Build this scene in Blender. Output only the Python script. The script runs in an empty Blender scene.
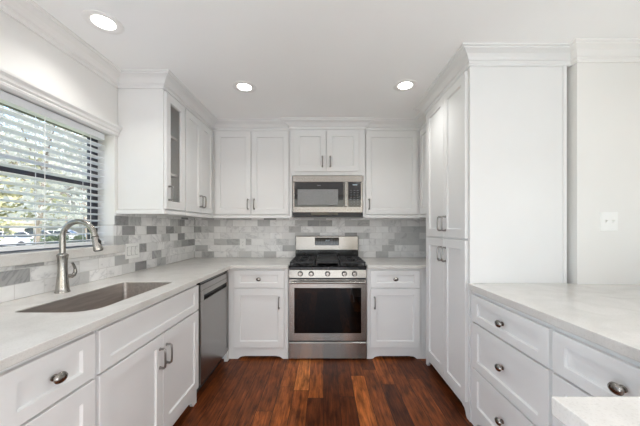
import bpy, bmesh, math, random
from mathutils import Vector, Matrix, noise
random.seed(7)
S = bpy.context.scene
COL = S.collection
PI = math.pi

# ------------------------------------------------------------------ camera, world, sun, added fill lights, exposure
EYE = 1.287
cam_d = bpy.data.cameras.new('camera'); cam = bpy.data.objects.new('camera', cam_d); COL.objects.link(cam)
cam.location = (0, 0, EYE); cam.rotation_euler = (PI/2, 0, 0)
cam_d.sensor_width = 36; cam_d.sensor_fit = 'HORIZONTAL'
cam_d.lens = 280/640*36; cam_d.shift_x = -3.5/640; cam_d.shift_y = 14.5/640
cam_d.clip_start = 0.02; cam_d.clip_end = 300
S.camera = cam
S.view_settings.view_transform = 'Standard'; S.view_settings.look = 'None'
S.view_settings.gamma = 1; S.view_settings.use_curve_mapping = False
S.view_settings.exposure = -0.39
S.cycles.use_denoising = True
S.cycles.max_bounces = 12; S.cycles.diffuse_bounces = 8; S.cycles.glossy_bounces = 6; S.cycles.transparent_max_bounces = 24
S.cycles.sample_clamp_indirect = 6

W = bpy.data.worlds.new('world'); S.world = W; W.use_nodes = True
wn = W.node_tree; sky = wn.nodes.new('ShaderNodeTexSky')
sky.sky_type = 'NISHITA'; sky.sun_disc = False; sky.sun_elevation = math.radians(48); sky.sun_rotation = math.radians(140)
sky.dust_density = 3.5; sky.air_density = 1.0
wn.links.new(sky.outputs[0], wn.nodes['Background'].inputs[0])
wn.nodes['Background'].inputs[1].default_value = 0.85

def light(name, kind, loc, rot, energy, color=(1, 1, 1), size=None, size_y=None, parent=None, shape=None, spread=None):
    d = bpy.data.lights.new(name, kind); d.energy = energy; d.color = color
    if kind == 'AREA':
        d.shape = shape or ('RECTANGLE' if size_y else 'DISK'); d.size = size
        if size_y: d.size_y = size_y
        if spread: d.spread = spread
    o = bpy.data.objects.new(name, d); COL.objects.link(o); o.location = loc; o.rotation_euler = rot; o.parent = parent
    return o
sun = light('sun', 'SUN', (10, -10, 20), (math.radians(42), 0, math.radians(38)), 7.5, (1, .95, .88)); sun.data.angle = .02
# added area fills behind the camera, standing in for daylight
light('added_fill_rear', 'AREA', (0.3, -3.85, 1.25), (PI/2, 0, 0), 6, (.86, .94, 1), 2.9, 2.2)
light('added_fill_rear_up', 'AREA', (0.3, -3.7, .35), (math.radians(125), 0, 0), 46, (.82, .92, 1), 2.9, 1.0)  # added fill, tilted up to brighten the ceiling
light('added_fill_side', 'AREA', (2.02, -1.1, 1.35), (PI/2, 0, PI/2), 22, (.78, .90, 1), 1.5, 1.6)
light('added_fill_side_up', 'AREA', (1.97, -1.1, .75), (math.radians(130), 0, PI/2), 26, (.76, .90, 1), 1.5, .8)  # added right-hand fill, aimed upward
light('added_fill_left_up', 'AREA', (-1.48, -.85, .75), (math.radians(130), 0, -PI/2), 40, (.82, .92, 1), 1.4, .8)  # added left-hand fill, aimed upward
light('added_fill_left', 'AREA', (-1.54, -.85, 1.35), (PI/2, 0, -PI/2), 14, (.80, .92, 1), 1.4, 1.6)
LAMP_W, LAMP_COL = 3.1, (1, .985, .96)

# ------------------------------------------------------------------ materials
def mat(name, base=(.8, .8, .8), rough=.5, metal=0, spec=.5, coat=0, trans=0, ior=1.45, emit=None, estr=0):
    m = bpy.data.materials.new(name); m.use_nodes = True
    b = m.node_tree.nodes['Principled BSDF']
    b.inputs['Base Color'].default_value = (*base, 1); b.inputs['Roughness'].default_value = rough
    b.inputs['Metallic'].default_value = metal; b.inputs['Specular IOR Level'].default_value = spec
    b.inputs['Coat Weight'].default_value = coat; b.inputs['Transmission Weight'].default_value = trans
    b.inputs['IOR'].default_value = ior
    if emit: b.inputs['Emission Color'].default_value = (*emit, 1); b.inputs['Emission Strength'].default_value = estr
    return m
def nodes(m): return m.node_tree.nodes, m.node_tree.links, m.node_tree.nodes['Principled BSDF']
def ramp(N, stops, interp='LINEAR'):
    r = N.new('ShaderNodeValToRGB'); r.color_ramp.interpolation = interp; e = r.color_ramp.elements
    while len(e) < len(stops): e.new(.5)
    for i, (p, c) in enumerate(stops): e[i].position = p; e[i].color = (*c, 1)
    return r
def noisy(m, c0, c1, scale=6, detail=6, stretch=(1, 1, 1), lo=.35, hi=.65, bump=0, bscale=None, rough=None):
    N, L, b = nodes(m)
    tc = N.new('ShaderNodeTexCoord'); mp = N.new('ShaderNodeMapping'); mp.inputs['Scale'].default_value = stretch
    L.new(tc.outputs['Object'], mp.inputs[0])
    n = N.new('ShaderNodeTexNoise'); n.inputs['Scale'].default_value = scale; n.inputs['Detail'].default_value = detail
    L.new(mp.outputs[0], n.inputs['Vector'])
    r = ramp(N, [(lo, c0), (hi, c1)]); L.new(n.outputs[0], r.inputs[0]); L.new(r.outputs[0], b.inputs['Base Color'])
    if bump:
        n2 = N.new('ShaderNodeTexNoise'); n2.inputs['Scale'].default_value = bscale or scale*4; n2.inputs['Detail'].default_value = 4
        L.new(mp.outputs[0], n2.inputs['Vector'])
        bp = N.new('ShaderNodeBump'); bp.inputs['Strength'].default_value = bump; bp.inputs['Distance'].default_value = .002
        L.new(n2.outputs[0], bp.inputs['Height']); L.new(bp.outputs[0], b.inputs['Normal'])
    if rough:
        rr = ramp(N, [(0, (rough[0],)*3), (1, (rough[1],)*3)]); L.new(n.outputs[0], rr.inputs[0]); L.new(rr.outputs[0], b.inputs['Roughness'])
    return m

M = {}
M['cabinet'] = noisy(mat('cabinet_paint', rough=.36, spec=.4), (.76, .76, .752), (.79, .79, .782), 2.5, lo=.3, hi=.7)
M['wall'] = noisy(mat('wall_paint', rough=.7, spec=.3), (.795, .785, .76), (.825, .815, .79), 1.5, bump=.12, bscale=180)
M['ceiling'] = noisy(mat('ceiling_paint', rough=.85, spec=.2), (.90, .90, .89), (.92, .92, .91), 1.5, bump=.15, bscale=150)
M['trim'] = noisy(mat('trim_paint', rough=.38), (.82, .81, .79), (.85, .84, .82), 3)
M['interior'] = mat('cabinet_interior', (.8, .79, .77), .5)
M['plate'] = noisy(mat('switch_plastic', rough=.35), (.85, .85, .83), (.87, .87, .85), 8)
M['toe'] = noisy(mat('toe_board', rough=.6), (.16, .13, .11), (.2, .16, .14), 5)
M['nickel'] = noisy(mat('brushed_nickel', rough=.30, metal=1), (.26, .25, .235), (.33, .315, .30), 40, stretch=(1, 1, .15))
M['faucet'] = noisy(mat('faucet_nickel', rough=.27, metal=1), (.34, .325, .30), (.42, .405, .375), 30, stretch=(1, 1, .1))
M['pewter'] = noisy(mat('dark_pewter', rough=.25, metal=1), (.26, .245, .225), (.36, .34, .315), 25)
def steel(name, c0, c1, r0, r1, stretch, aniso=.85):
    m = noisy(mat(name, rough=.3, metal=1), c0, c1, 9, stretch=stretch, rough=(r0, r1), bump=.02, bscale=60)
    m.node_tree.nodes['Principled BSDF'].inputs['Anisotropic'].default_value = aniso
    tg = m.node_tree.nodes.new('ShaderNodeTangent'); tg.direction_type = 'RADIAL'; tg.axis = 'Z'
    m.node_tree.nodes['Principled BSDF'].inputs['Anisotropic Rotation'].default_value = .25
    m.node_tree.links.new(tg.outputs[0], m.node_tree.nodes['Principled BSDF'].inputs['Tangent'])
    return m
M['steel'] = steel('stainless_steel', (.32, .306, .288), (.38, .364, .345), .18, .28, (.3, .3, 60))
M['steel_dark'] = steel('dishwasher_steel', (.31, .30, .29), (.34, .33, .32), .17, .22, (.3, .3, 60))
M['sink'] = steel('sink_steel', (.50, .46, .43), (.62, .575, .54), .40, .55, (8, .6, 8))
M['black_gloss'] = mat('black_glass', (.006, .006, .007), .06, coat=.3)
M['oven_glass'] = mat('oven_glass', (.55, .53, .5), .03, trans=1, ior=1.35)
M['oven_cavity'] = noisy(mat('oven_enamel', rough=.45), (.010, .009, .009), (.02, .018, .017), 30)
M['enamel'] = noisy(mat('black_enamel', rough=.18), (.010, .010, .011), (.02, .02, .022), 30)
M['iron'] = noisy(mat('cast_iron', rough=.5), (.018, .018, .019), (.04, .04, .042), 60, bump=.3, bscale=300)
M['plastic_dark'] = mat('dark_plastic', (.03, .03, .032), .4)
M['mesh_screen'] = noisy(mat('microwave_screen', rough=.28, spec=.8), (.17, .175, .18), (.24, .245, .25), 300, lo=.45, hi=.55)
M['display'] = mat('display_digits', (.2, .3, .35), .4, emit=(.8, .9, 1), estr=.3)
M['button'] = mat('button_print', (.16, .16, .165), .5)
M['rubber'] = mat('black_rubber', (.02, .02, .02), .6)
M['bronze'] = noisy(mat('bronze_window_frame', rough=.4), (.03, .03, .04), (.045, .045, .055), 20)
M['blind'] = noisy(mat('blind_slat_white', rough=.4), (.78, .80, .82), (.82, .84, .86), 6)
M['cord'] = mat('blind_cord', (.8, .8, .8), .8)
M['lamp'] = mat('lamp_lens', (.9, .9, .9), .5, emit=(1, .97, .93), estr=14)
M['window_glass'] = None

def make_glass(name, tint=(1, 1, 1), refl=.08):
    m = bpy.data.materials.new(name); m.use_nodes = True; N = m.node_tree.nodes; L = m.node_tree.links; N.clear()
    o = N.new('ShaderNodeOutputMaterial'); mx = N.new('ShaderNodeMixShader'); t = N.new('ShaderNodeBsdfTransparent'); g = N.new('ShaderNodeBsdfGlossy')
    t.inputs[0].default_value = (*tint, 1); g.inputs['Roughness'].default_value = .02
    lw = N.new('ShaderNodeLayerWeight'); lw.inputs[0].default_value = .5
    pw = N.new('ShaderNodeMath'); pw.operation = 'POWER'; pw.inputs[1].default_value = 4; L.new(lw.outputs['Facing'], pw.inputs[0])
    f = N.new('ShaderNodeMath'); f.operation = 'MULTIPLY_ADD'; f.inputs[1].default_value = .8; f.inputs[2].default_value = .035; L.new(pw.outputs[0], f.inputs[0])
    L.new(f.outputs[0], mx.inputs[0]); L.new(t.outputs[0], mx.inputs[1]); L.new(g.outputs[0], mx.inputs[2]); L.new(mx.outputs[0], o.inputs[0])
    return m
M['window_glass'] = make_glass('window_glass', (.97, .98, .98))
M['door_glass'] = make_glass('cabinet_glass', (.93, .93, .92))
M['oven_glass'] = make_glass('oven_door_glass', (.11, .10, .09))

# counters: pale quartz with faint clouding and tiny specks
def quartz():
    m = mat('pale_quartz', rough=.22, spec=.5); N, L, b = nodes(m)
    tc = N.new('ShaderNodeTexCoord')
    n1 = N.new('ShaderNodeTexNoise'); n1.inputs['Scale'].default_value = 5; n1.inputs['Detail'].default_value = 8; n1.inputs['Distortion'].default_value = 1.2
    n2 = N.new('ShaderNodeTexNoise'); n2.inputs['Scale'].default_value = 190; n2.inputs['Detail'].default_value = 2
    L.new(tc.outputs['Object'], n1.inputs['Vector']); L.new(tc.outputs['Object'], n2.inputs['Vector'])
    r1 = ramp(N, [(.35, (.635, .618, .588)), (.62, (.70, .683, .652))]); L.new(n1.outputs[0], r1.inputs[0])
    r2 = ramp(N, [(.34, (.92, .915, .91)), (.46, (1, 1, 1))]); L.new(n2.outputs[0], r2.inputs[0])
    mx = N.new('ShaderNodeMix'); mx.data_type = 'RGBA'; mx.blend_type = 'MULTIPLY'; mx.inputs[0].default_value = 1
    L.new(r1.outputs[0], mx.inputs[6]); L.new(r2.outputs[0], mx.inputs[7]); L.new(mx.outputs[2], b.inputs['Base Color'])
    return m
M['quartz'] = quartz()

# marble subway tile; axis says which world axes run along the wall
def tile(name, axis, off=(0, 0)):
    m = mat(name, rough=.22); N, L, b = nodes(m)
    tc = N.new('ShaderNodeTexCoord'); sp = N.new('ShaderNodeSeparateXYZ'); cb = N.new('ShaderNodeCombineXYZ')
    L.new(tc.outputs['Object'], sp.inputs[0]); L.new(sp.outputs[axis], cb.inputs[0]); L.new(sp.outputs[2], cb.inputs[1])
    mp = N.new('ShaderNodeMapping'); mp.inputs['Location'].default_value = (off[0], off[1], 0); L.new(cb.outputs[0], mp.inputs[0])
    br = N.new('ShaderNodeTexBrick'); br.offset = .5; br.inputs['Scale'].default_value = 1
    br.inputs['Color1'].default_value = (0, 0, 0, 1); br.inputs['Color2'].default_value = (1, 1, 1, 1); br.inputs['Mortar'].default_value = (.5, .5, .5, 1)
    br.inputs['Mortar Size'].default_value = .0016; br.inputs['Mortar Smooth'].default_value = .1
    br.inputs['Brick Width'].default_value = .152; br.inputs['Row Height'].default_value = .0762
    L.new(mp.outputs[0], br.inputs['Vector'])
    rt = ramp(N, [(0, (.29, .29, .29)), (.08, (.38, .38, .375)), (.11, (.49, .49, .485)), (.36, (.66, .66, .65)), (.42, (.80, .795, .785)), (1, (.92, .915, .905))])
    L.new(br.outputs['Color'], rt.inputs[0])
    # each tile gets its own patch of marble: shift the vein field by the tile's own value
    sh = N.new('ShaderNodeVectorMath'); sh.operation = 'MULTIPLY_ADD'; sh.inputs[1].default_value = (31, 17, 9)
    L.new(br.outputs['Color'], sh.inputs[0]); L.new(mp.outputs[0], sh.inputs[2])
    v = N.new('ShaderNodeTexNoise'); v.inputs['Scale'].default_value = 3.2; v.inputs['Detail'].default_value = 11; v.inputs['Roughness'].default_value = .62; v.inputs['Distortion'].default_value = .9
    L.new(sh.outputs[0], v.inputs['Vector'])
    rv = ramp(N, [(.40, (1, 1, 1)), (.44, (.88, .88, .885)), (.455, (.66, .66, .67)), (.475, (.90, .90, .905)), (.58, (1, 1, 1)), (.70, (.90, .90, .90))]); L.new(v.outputs[0], rv.inputs[0])
    mx = N.new('ShaderNodeMix'); mx.data_type = 'RGBA'; mx.blend_type = 'MULTIPLY'; mx.inputs[0].default_value = .85
    L.new(rt.outputs[0], mx.inputs[6]); L.new(rv.outputs[0], mx.inputs[7])
    mo = N.new('ShaderNodeMix'); mo.data_type = 'RGBA'; L.new(br.outputs['Fac'], mo.inputs[0]); L.new(mx.outputs[2], mo.inputs[6])
    mo.inputs[7].default_value = (.66, .65, .63, 1); L.new(mo.outputs[2], b.inputs['Base Color'])
    bp = N.new('ShaderNodeBump'); bp.invert = True; bp.inputs['Strength'].default_value = .5; bp.inputs['Distance'].default_value = .001
    L.new(br.outputs['Fac'], bp.inputs['Height']); L.new(bp.outputs[0], b.inputs['Normal'])
    return m
M['tile_x'] = tile('marble_tile_back_wall', 0, (.045, -.92 + 10*.0762)); M['tile_y'] = tile('marble_tile_left_wall', 1, (.02+7*.152, -.92 + 10*.0762))

def wood_floor():
    m = mat('dark_plank_floor', rough=.38, spec=.25); N, L, b = nodes(m)
    tc = N.new('ShaderNodeTexCoord'); sp = N.new('ShaderNodeSeparateXYZ'); cb = N.new('ShaderNodeCombineXYZ')
    L.new(tc.outputs['Object'], sp.inputs[0]); L.new(sp.outputs[0], cb.inputs[1])
    # every board row is shifted by its own random amount
    dv = N.new('ShaderNodeMath'); dv.operation = 'DIVIDE'; dv.inputs[1].default_value = .118; L.new(sp.outputs[0], dv.inputs[0])
    fl = N.new('ShaderNodeMath'); fl.operation = 'FLOOR'; L.new(dv.outputs[0], fl.inputs[0])
    wh = N.new('ShaderNodeTexWhiteNoise'); wh.noise_dimensions = '1D'; L.new(fl.outputs[0], wh.inputs['W'])
    ma = N.new('ShaderNodeMath'); ma.operation = 'MULTIPLY_ADD'; ma.inputs[1].default_value = 1.15; L.new(wh.outputs['Value'], ma.inputs[0]); L.new(sp.outputs[1], ma.inputs[2])
    L.new(ma.outputs[0], cb.inputs[0])
    br = N.new('ShaderNodeTexBrick'); br.offset = 0; br.squash = 1; br.inputs['Scale'].default_value = 1
    br.inputs['Color1'].default_value = (0, 0, 0, 1); br.inputs['Color2'].default_value = (1, 1, 1, 1); br.inputs['Mortar'].default_value = (.3, .3, .3, 1)
    br.inputs['Mortar Size'].default_value = .0018; br.inputs['Brick Width'].default_value = 1.15; br.inputs['Row Height'].default_value = .118
    L.new(cb.outputs[0], br.inputs['Vector'])
    rt = ramp(N, [(0, (.065, .018, .006)), (.3, (.12, .032, .009)), (.6, (.20, .057, .014)), (.85, (.31, .090, .020)), (1, (.48, .165, .042))])
    L.new(br.outputs['Color'], rt.inputs[0])
    sh = N.new('ShaderNodeVectorMath'); sh.operation = 'MULTIPLY_ADD'; sh.inputs[1].default_value = (13, 29, 5)
    L.new(br.outputs['Color'], sh.inputs[0]); L.new(cb.outputs[0], sh.inputs[2])
    mp = N.new('ShaderNodeMapping'); mp.inputs['Scale'].default_value = (2.2, 26, 1); L.new(sh.outputs[0], mp.inputs[0])
    g = N.new('ShaderNodeTexNoise'); g.inputs['Scale'].default_value = 2.2; g.inputs['Detail'].default_value = 10; g.inputs['Roughness'].default_value = .65; g.inputs['Distortion'].default_value = .5
    L.new(mp.outputs[0], g.inputs['Vector'])
    rg = ramp(N, [(.30, (.32, .28, .26)), (.5, (1, .97, .95)), (.70, (1.8, 1.7, 1.6))]); L.new(g.outputs[0], rg.inputs[0])
    mx = N.new('ShaderNodeMix'); mx.data_type = 'RGBA'; mx.blend_type = 'MULTIPLY'; mx.inputs[0].default_value = 1
    L.new(rt.outputs[0], mx.inputs[6]); L.new(rg.outputs[0], mx.inputs[7])
    # soft cloudy figure and the odd dark knot
    mp2 = N.new('ShaderNodeMapping'); mp2.inputs['Scale'].default_value = (3, 9, 1); L.new(sh.outputs[0], mp2.inputs[0])
    k = N.new('ShaderNodeTexNoise'); k.inputs['Scale'].default_value = 2.5; k.inputs['Detail'].default_value = 4; L.new(mp2.outputs[0], k.inputs['Vector'])
    rk = ramp(N, [(.30, (.45, .42, .4)), (.5, (1, 1, 1)), (.75, (1.35, 1.3, 1.25))]); L.new(k.outputs[0], rk.inputs[0])
    m2 = N.new('ShaderNodeMix'); m2.data_type = 'RGBA'; m2.blend_type = 'MULTIPLY'; m2.inputs[0].default_value = 1
    L.new(mx.outputs[2], m2.inputs[6]); L.new(rk.outputs[0], m2.inputs[7])
    mo = N.new('ShaderNodeMix'); mo.data_type = 'RGBA'; L.new(br.outputs['Fac'], mo.inputs[0]); L.new(m2.outputs[2], mo.inputs[6])
    mo.inputs[7].default_value = (.012, .006, .004, 1); L.new(mo.outputs[2], b.inputs['Base Color'])
    bp = N.new('ShaderNodeBump'); bp.inputs['Strength'].default_value = .25; bp.inputs['Distance'].default_value = .002
    L.new(g.outputs[0], bp.inputs['Height']); L.new(bp.outputs[0], b.inputs['Normal'])
    return m
M['floor'] = wood_floor()
M['grass'] = noisy(mat('lawn', rough=.9), (.16, .20, .08), (.34, .36, .20), 3)
M['asphalt'] = noisy(mat('asphalt', rough=.9), (.24, .24, .25), (.34, .34, .35), 8)
M['bark'] = noisy(mat('bark', rough=.9), (.14, .12, .10), (.30, .27, .24), 12, stretch=(1, 1, .2))
M['car_white'] = mat('white_car_paint', (.85, .87, .9), .2, coat=.5)
M['car_dark'] = mat('dark_car_paint', (.03, .045, .05), .2, coat=.5)
M['car_glass'] = mat('car_glass', (.03, .04, .05), .08)
M['house'] = noisy(mat('house_siding', rough=.8), (.62, .54, .44), (.70, .62, .52), 4)
M['shingle'] = noisy(mat('roof_shingle', rough=.9), (.40, .38, .37), (.55, .53, .52), 10)
def leaf(name, c0, c1):
    m = noisy(mat(name, rough=.6, spec=.2), c0, c1, 1.1, lo=.3, hi=.7); N, L, b = nodes(m)
    t = N.new('ShaderNodeBsdfTranslucent'); t.inputs[0].default_value = (*c1, 1)
    ad = N.new('ShaderNodeMixShader'); ad.inputs[0].default_value = .35
    L.new(b.outputs[0], ad.inputs[1]); L.new(t.outputs[0], ad.inputs[2]); L.new(ad.outputs[0], N['Material Output'].inputs[0])
    return m
M['leaf_grey'] = leaf('leaves_grey_green', (.20, .21, .20), (.80, .805, .79))
M['leaf_yellow'] = leaf('leaves_yellow_green', (.34, .35, .22), (.62, .61, .44))
M['leaf_dark'] = leaf('leaves_dark', (.06, .09, .05), (.22, .27, .17))

# ------------------------------------------------------------------ mesh helpers
def box(bm, x0, x1, y0, y1, z0, z1):
    v = [bm.verts.new(p) for p in ((x0, y0, z0), (x1, y0, z0), (x1, y1, z0), (x0, y1, z0), (x0, y0, z1), (x1, y0, z1), (x1, y1, z1), (x0, y1, z1))]
    for f in ((3, 2, 1, 0), (4, 5, 6, 7), (0, 1, 5, 4), (1, 2, 6, 5), (2, 3, 7, 6), (3, 0, 4, 7)): bm.faces.new([v[i] for i in f])
def frame_axes(d):
    d = d.normalized(); u = Vector((0, 0, 1)) if abs(d.z) < .9 else Vector((1, 0, 0))
    a = d.cross(u).normalized(); return a, d.cross(a).normalized()
def tube(bm, pts, rad, seg=14, cap=True):
    pts = [Vector(p) for p in pts]
    if not hasattr(rad, '__len__'): rad = [rad]*len(pts)
    rings = []; a = None
    for i, p in enumerate(pts):
        t = (pts[min(i+1, len(pts)-1)] - pts[max(i-1, 0)]).normalized()
        if a is None: a, b = frame_axes(t)
        else:
            a = (a - t*a.dot(t)).normalized(); b = t.cross(a)
        rings.append([bm.verts.new(p + (a*math.cos(2*PI*k/seg) + b*math.sin(2*PI*k/seg))*rad[i]) for k in range(seg)])
    for r0, r1 in zip(rings, rings[1:]):
        for k in range(seg): bm.faces.new((r0[k], r0[(k+1) % seg], r1[(k+1) % seg], r1[k]))
    if cap: bm.faces.new(rings[0][::-1]); bm.faces.new(rings[-1])
def cyl(bm, p0, p1, r, seg=24): tube(bm, [p0, p1], r, seg)
def lathe(bm, prof, o=(0, 0, 0), axis='z', seg=28, sx=1):
    o = Vector(o); rings = []
    def P(r, h, k):
        c, s = r*math.cos(2*PI*k/seg), r*math.sin(2*PI*k/seg)
        return o + (Vector((c*sx, s, h)) if axis == 'z' else Vector((c*sx, -h, s)) if axis == '-y' else Vector((h, c, s)))
    for r, h in prof: rings.append([bm.verts.new(P(max(r, 1e-5), h, k)) for k in range(seg)])
    for r0, r1 in zip(rings, rings[1:]):
        for k in range(seg): bm.faces.new((r0[k], r0[(k+1) % seg], r1[(k+1) % seg], r1[k]))
    bm.faces.new(rings[0][::-1]); bm.faces.new(rings[-1])
def prism(bm, pts, lo, hi, plane='xz'):
    def P(a, b, c): return (a, c, b) if plane == 'xz' else (c, a, b) if plane == 'yz' else (a, b, c)
    A = [bm.verts.new(P(a, b, lo)) for a, b in pts]; B = [bm.verts.new(P(a, b, hi)) for a, b in pts]
    n = len(pts); bm.faces.new(A); bm.faces.new(B[::-1])
    for i in range(n): bm.faces.new((A[i], B[i], B[(i+1) % n], A[(i+1) % n]))
def sweep(bm, path, prof, closed_prof=True, side=1):
    """profile (outward, z) carried along an xy path with mitred corners; outward is to the right of travel (side=1)"""
    n = len(path); rows = []
    for i, p in enumerate(path):
        p = Vector(p); ds = []
        if i > 0: ds.append((p - Vector(path[i-1])).normalized())
        if i < n-1: ds.append((Vector(path[i+1]) - p).normalized())
        ns = [Vector((d.y, -d.x))*side for d in ds]
        m = ns[0] if len(ns) == 1 else (ns[0] + ns[1]) / (1 + ns[0].dot(ns[1]))
        rows.append([bm.verts.new((p.x + m.x*o, p.y + m.y*o, z)) for o, z in prof])
    k = len(prof)
    for a, b in zip(rows, rows[1:]):
        for j in range(k): bm.faces.new((a[j], a[(j+1) % k], b[(j+1) % k], b[j]))
    bm.faces.new(rows[0]); bm.faces.new(rows[-1][::-1])
def link(name, me, m, parent=None, bevel=0, smooth=False, seg=2):
    o = bpy.data.objects.new(name, me); COL.objects.link(o); o.parent = parent
    if m is not None:
        me.materials.append(m if not isinstance(m, str) else M[m])
    if smooth:
        for p in me.polygons: p.use_smooth = True
        me.set_sharp_from_angle(angle=math.radians(38))
    if bevel:
        b = o.modifiers.new('bevel', 'BEVEL'); b.width = bevel; b.segments = seg; b.limit_method = 'ANGLE'; b.angle_limit = math.radians(40); b.harden_normals = False
    return o
def obj(name, bm, m, parent=None, bevel=0, smooth=False, seg=2):
    bmesh.ops.recalc_face_normals(bm, faces=bm.faces)
    me = bpy.data.meshes.new(name); bm.to_mesh(me); bm.free()
    return link(name, me, m, parent, bevel, smooth, seg)
def tag(o, label, cat, group=None, kind=None):
    o['label'] = label; o['category'] = cat
    if group: o['group'] = group
    if kind: o['kind'] = kind
    return o
def thing(name, label, cat, loc=(0, 0, 0), rz=0, group=None):
    o = bpy.data.objects.new(name, None); COL.objects.link(o); o.location = loc; o.rotation_euler = (0, 0, rz); o.empty_display_size = .1
    return tag(o, label, cat, group)
def struct(name, bm, m, bevel=0, smooth=False):
    o = obj(name, bm, m, None, bevel, smooth); o['kind'] = 'structure'; return o
def B(*boxes):
    bm = bmesh.new()
    for b in boxes: box(bm, *b)
    return bm
def copy_tree(o, parent=None):
    c = o.copy(); COL.objects.link(c); c.parent = parent
    for ch in list(o.children): copy_tree(ch, c)
    return c

# ------------------------------------------------------------------ room shell
CEIL = 2.448; BACK = 3.427; LW = -1.58; CT = .92
WY0, WY1, WZ0, WZ1 = .30, 2.117, 1.155, 1.985          # kitchen window opening
struct('floor', B((-1.75, 2.19, -4.0, 3.52, -.06, 0)), 'floor')
struct('ceiling', B((-1.75, 2.19, -4.0, 3.52, CEIL, CEIL+.1)), 'ceiling')
struct('wall_back', B((-1.75, 2.19, BACK, BACK+.12, 0, CEIL)), 'wall')
struct('wall_left', B((LW-.17, LW, -4.0, -1.6, 0, CEIL), (LW-.17, LW, -.1, WY0, 0, CEIL), (LW-.17, LW, -1.6, -.1, 0, .5), (LW-.17, LW, -1.6, -.1, 2.2, CEIL), (LW-.17, LW, WY1, BACK, 0, CEIL), (LW-.17, LW, WY0, WY1, 0, WZ0-.06), (LW-.17, LW, WY0, WY1, WZ1, CEIL)), 'wall')
struct('wall_right', B((1.64, 2.19, 1.81, BACK, 0, CEIL)), 'wall')
struct('wall_side', B((2.07, 2.19, -.3, 1.81, 0, CEIL), (2.07, 2.19, -4.0, -1.9, 0, CEIL), (2.07, 2.19, -1.9, -.3, 0, .5), (2.07, 2.19, -1.9, -.3, 2.2, CEIL)), 'wall')
struct('wall_rear', B((-1.75, -1.15, -4.1, -4.0, 0, CEIL), (1.75, 2.19, -4.1, -4.0, 0, CEIL), (-1.15, 1.75, -4.1, -4.0, 2.35, CEIL)), 'wall')
# added door and windows behind the camera for the fill lights; only reflections show
struct('added_door', B((-1.15, 1.75, -4.06, -4.02, 2.28, 2.35), (-1.15, 1.75, -4.06, -4.02, 0, .1), (-1.15, -1.07, -4.06, -4.02, .1, 2.28), (1.67, 1.75, -4.06, -4.02, .1, 2.28), (.24, .36, -4.06, -4.02, .1, 2.28)), 'trim')
struct('added_window_right', B((2.10, 2.15, -1.9, -1.84, .5, 2.2), (2.10, 2.15, -.36, -.3, .5, 2.2), (2.10, 2.15, -1.84, -.36, .5, .56), (2.10, 2.15, -1.84, -.36, 2.14, 2.2), (2.10, 2.15, -1.13, -1.07, .56, 2.14)), 'trim')

struct('added_window_left', B((-1.69, -1.64, -1.6, -1.54, .5, 2.2), (-1.69, -1.64, -.16, -.1, .5, 2.2), (-1.69, -1.64, -1.54, -.16, .5, .56), (-1.69, -1.64, -1.54, -.16, 2.14, 2.2), (-1.69, -1.64, -.88, -.82, .56, 2.14)), 'trim')  # added window frame around the left fill lights

# tiled splash: left wall (with the window's return) and back wall
SILL_END = 2.18
bm = B((LW, LW+.008, .14, SILL_END+.0, CT, 1.095), (LW, LW+.008, SILL_END, BACK, CT, 1.40), (LW, LW+.008, WY1, SILL_END, 1.155, 1.40), (LW-.122, LW, WY1-.008, WY1, 1.155, 1.31))
struct('wall_tile_left', bm, 'tile_y')
struct('wall_tile_back', B((LW+.008, 1.60, BACK-.008, BACK, CT, 1.40)), 'tile_x')
struct('trim_sill', B((LW-.165, LW+.035, WY0-.06, SILL_END, 1.095, 1.155)), 'quartz', bevel=.003)
# head moulding over the window
hp = [(0, 1.985), (.012, 1.985), (.016, 1.995), (.010, 2.003), (.020, 2.012), (.022, 2.028), (.036, 2.040), (.038, 2.052), (0, 2.054)]
bm = bmesh.new(); sweep(bm, [(LW, WY0-.1), (LW, 2.145)], hp); struct('trim_window_head', bm, 'trim')

# crown mouldings
CP = [(0, 2.352), (.010, 2.352), (.014, 2.362), (.010, 2.370), (.012, 2.380), (.022, 2.384), (.030, 2.398), (.045, 2.414), (.066, 2.424), (.078, 2.428), (.080, 2.436), (.092, 2.440), (.094, CEIL), (0, CEIL)]
bm = bmesh.new(); sweep(bm, [(LW, -4.0), (LW, 2.149)], CP); struct('trim_crown_left', bm, 'trim')
MWF = 3.045; UF = 3.084; ULX = -1.23
bm = bmesh.new(); sweep(bm, [(LW, 2.149), (ULX, 2.149), (ULX, UF), (-.362, UF), (-.362, MWF), (.452, MWF), (.452, UF), (1.07, UF), (1.07, 2.647), (.969, 2.647), (.969, 1.852), (1.64, 1.852)], CP)
struct('trim_crown_cabinets', bm, 'cabinet')
bm = bmesh.new(); sweep(bm, [(1.64, 1.90), (1.64, 1.81), (2.07, 1.81), (2.07, -4.0)], CP); struct('trim_crown_right', bm, 'trim')

# ------------------------------------------------------------------ kitchen window and blind
GX = LW-.145
w = bpy.data.objects.new('window_1', None); COL.objects.link(w); w['kind'] = 'structure'; w.location = (GX, WY0, WZ0)
H = WZ1-WZ0; WW = WY1-WY0
obj('window_frame', B((-.025, .02, 0, WW, 0, .018), (-.025, .02, 0, WW, H-.035, H), (-.025, .02, 0, .045, .018, H-.035), (-.025, .02, WW-.047, WW, .018, H-.035)), 'bronze', w, bevel=.003)
obj('meeting_rail', B((-.02, .012, .045, WW-.047, .424, .460)), 'bronze', w, bevel=.003)
obj('glass', B((-.006, -.002, .045, WW-.047, .018, .432), (-.012, -.008, .045, WW-.047, .462, H-.035)), 'window_glass', w)

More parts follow.
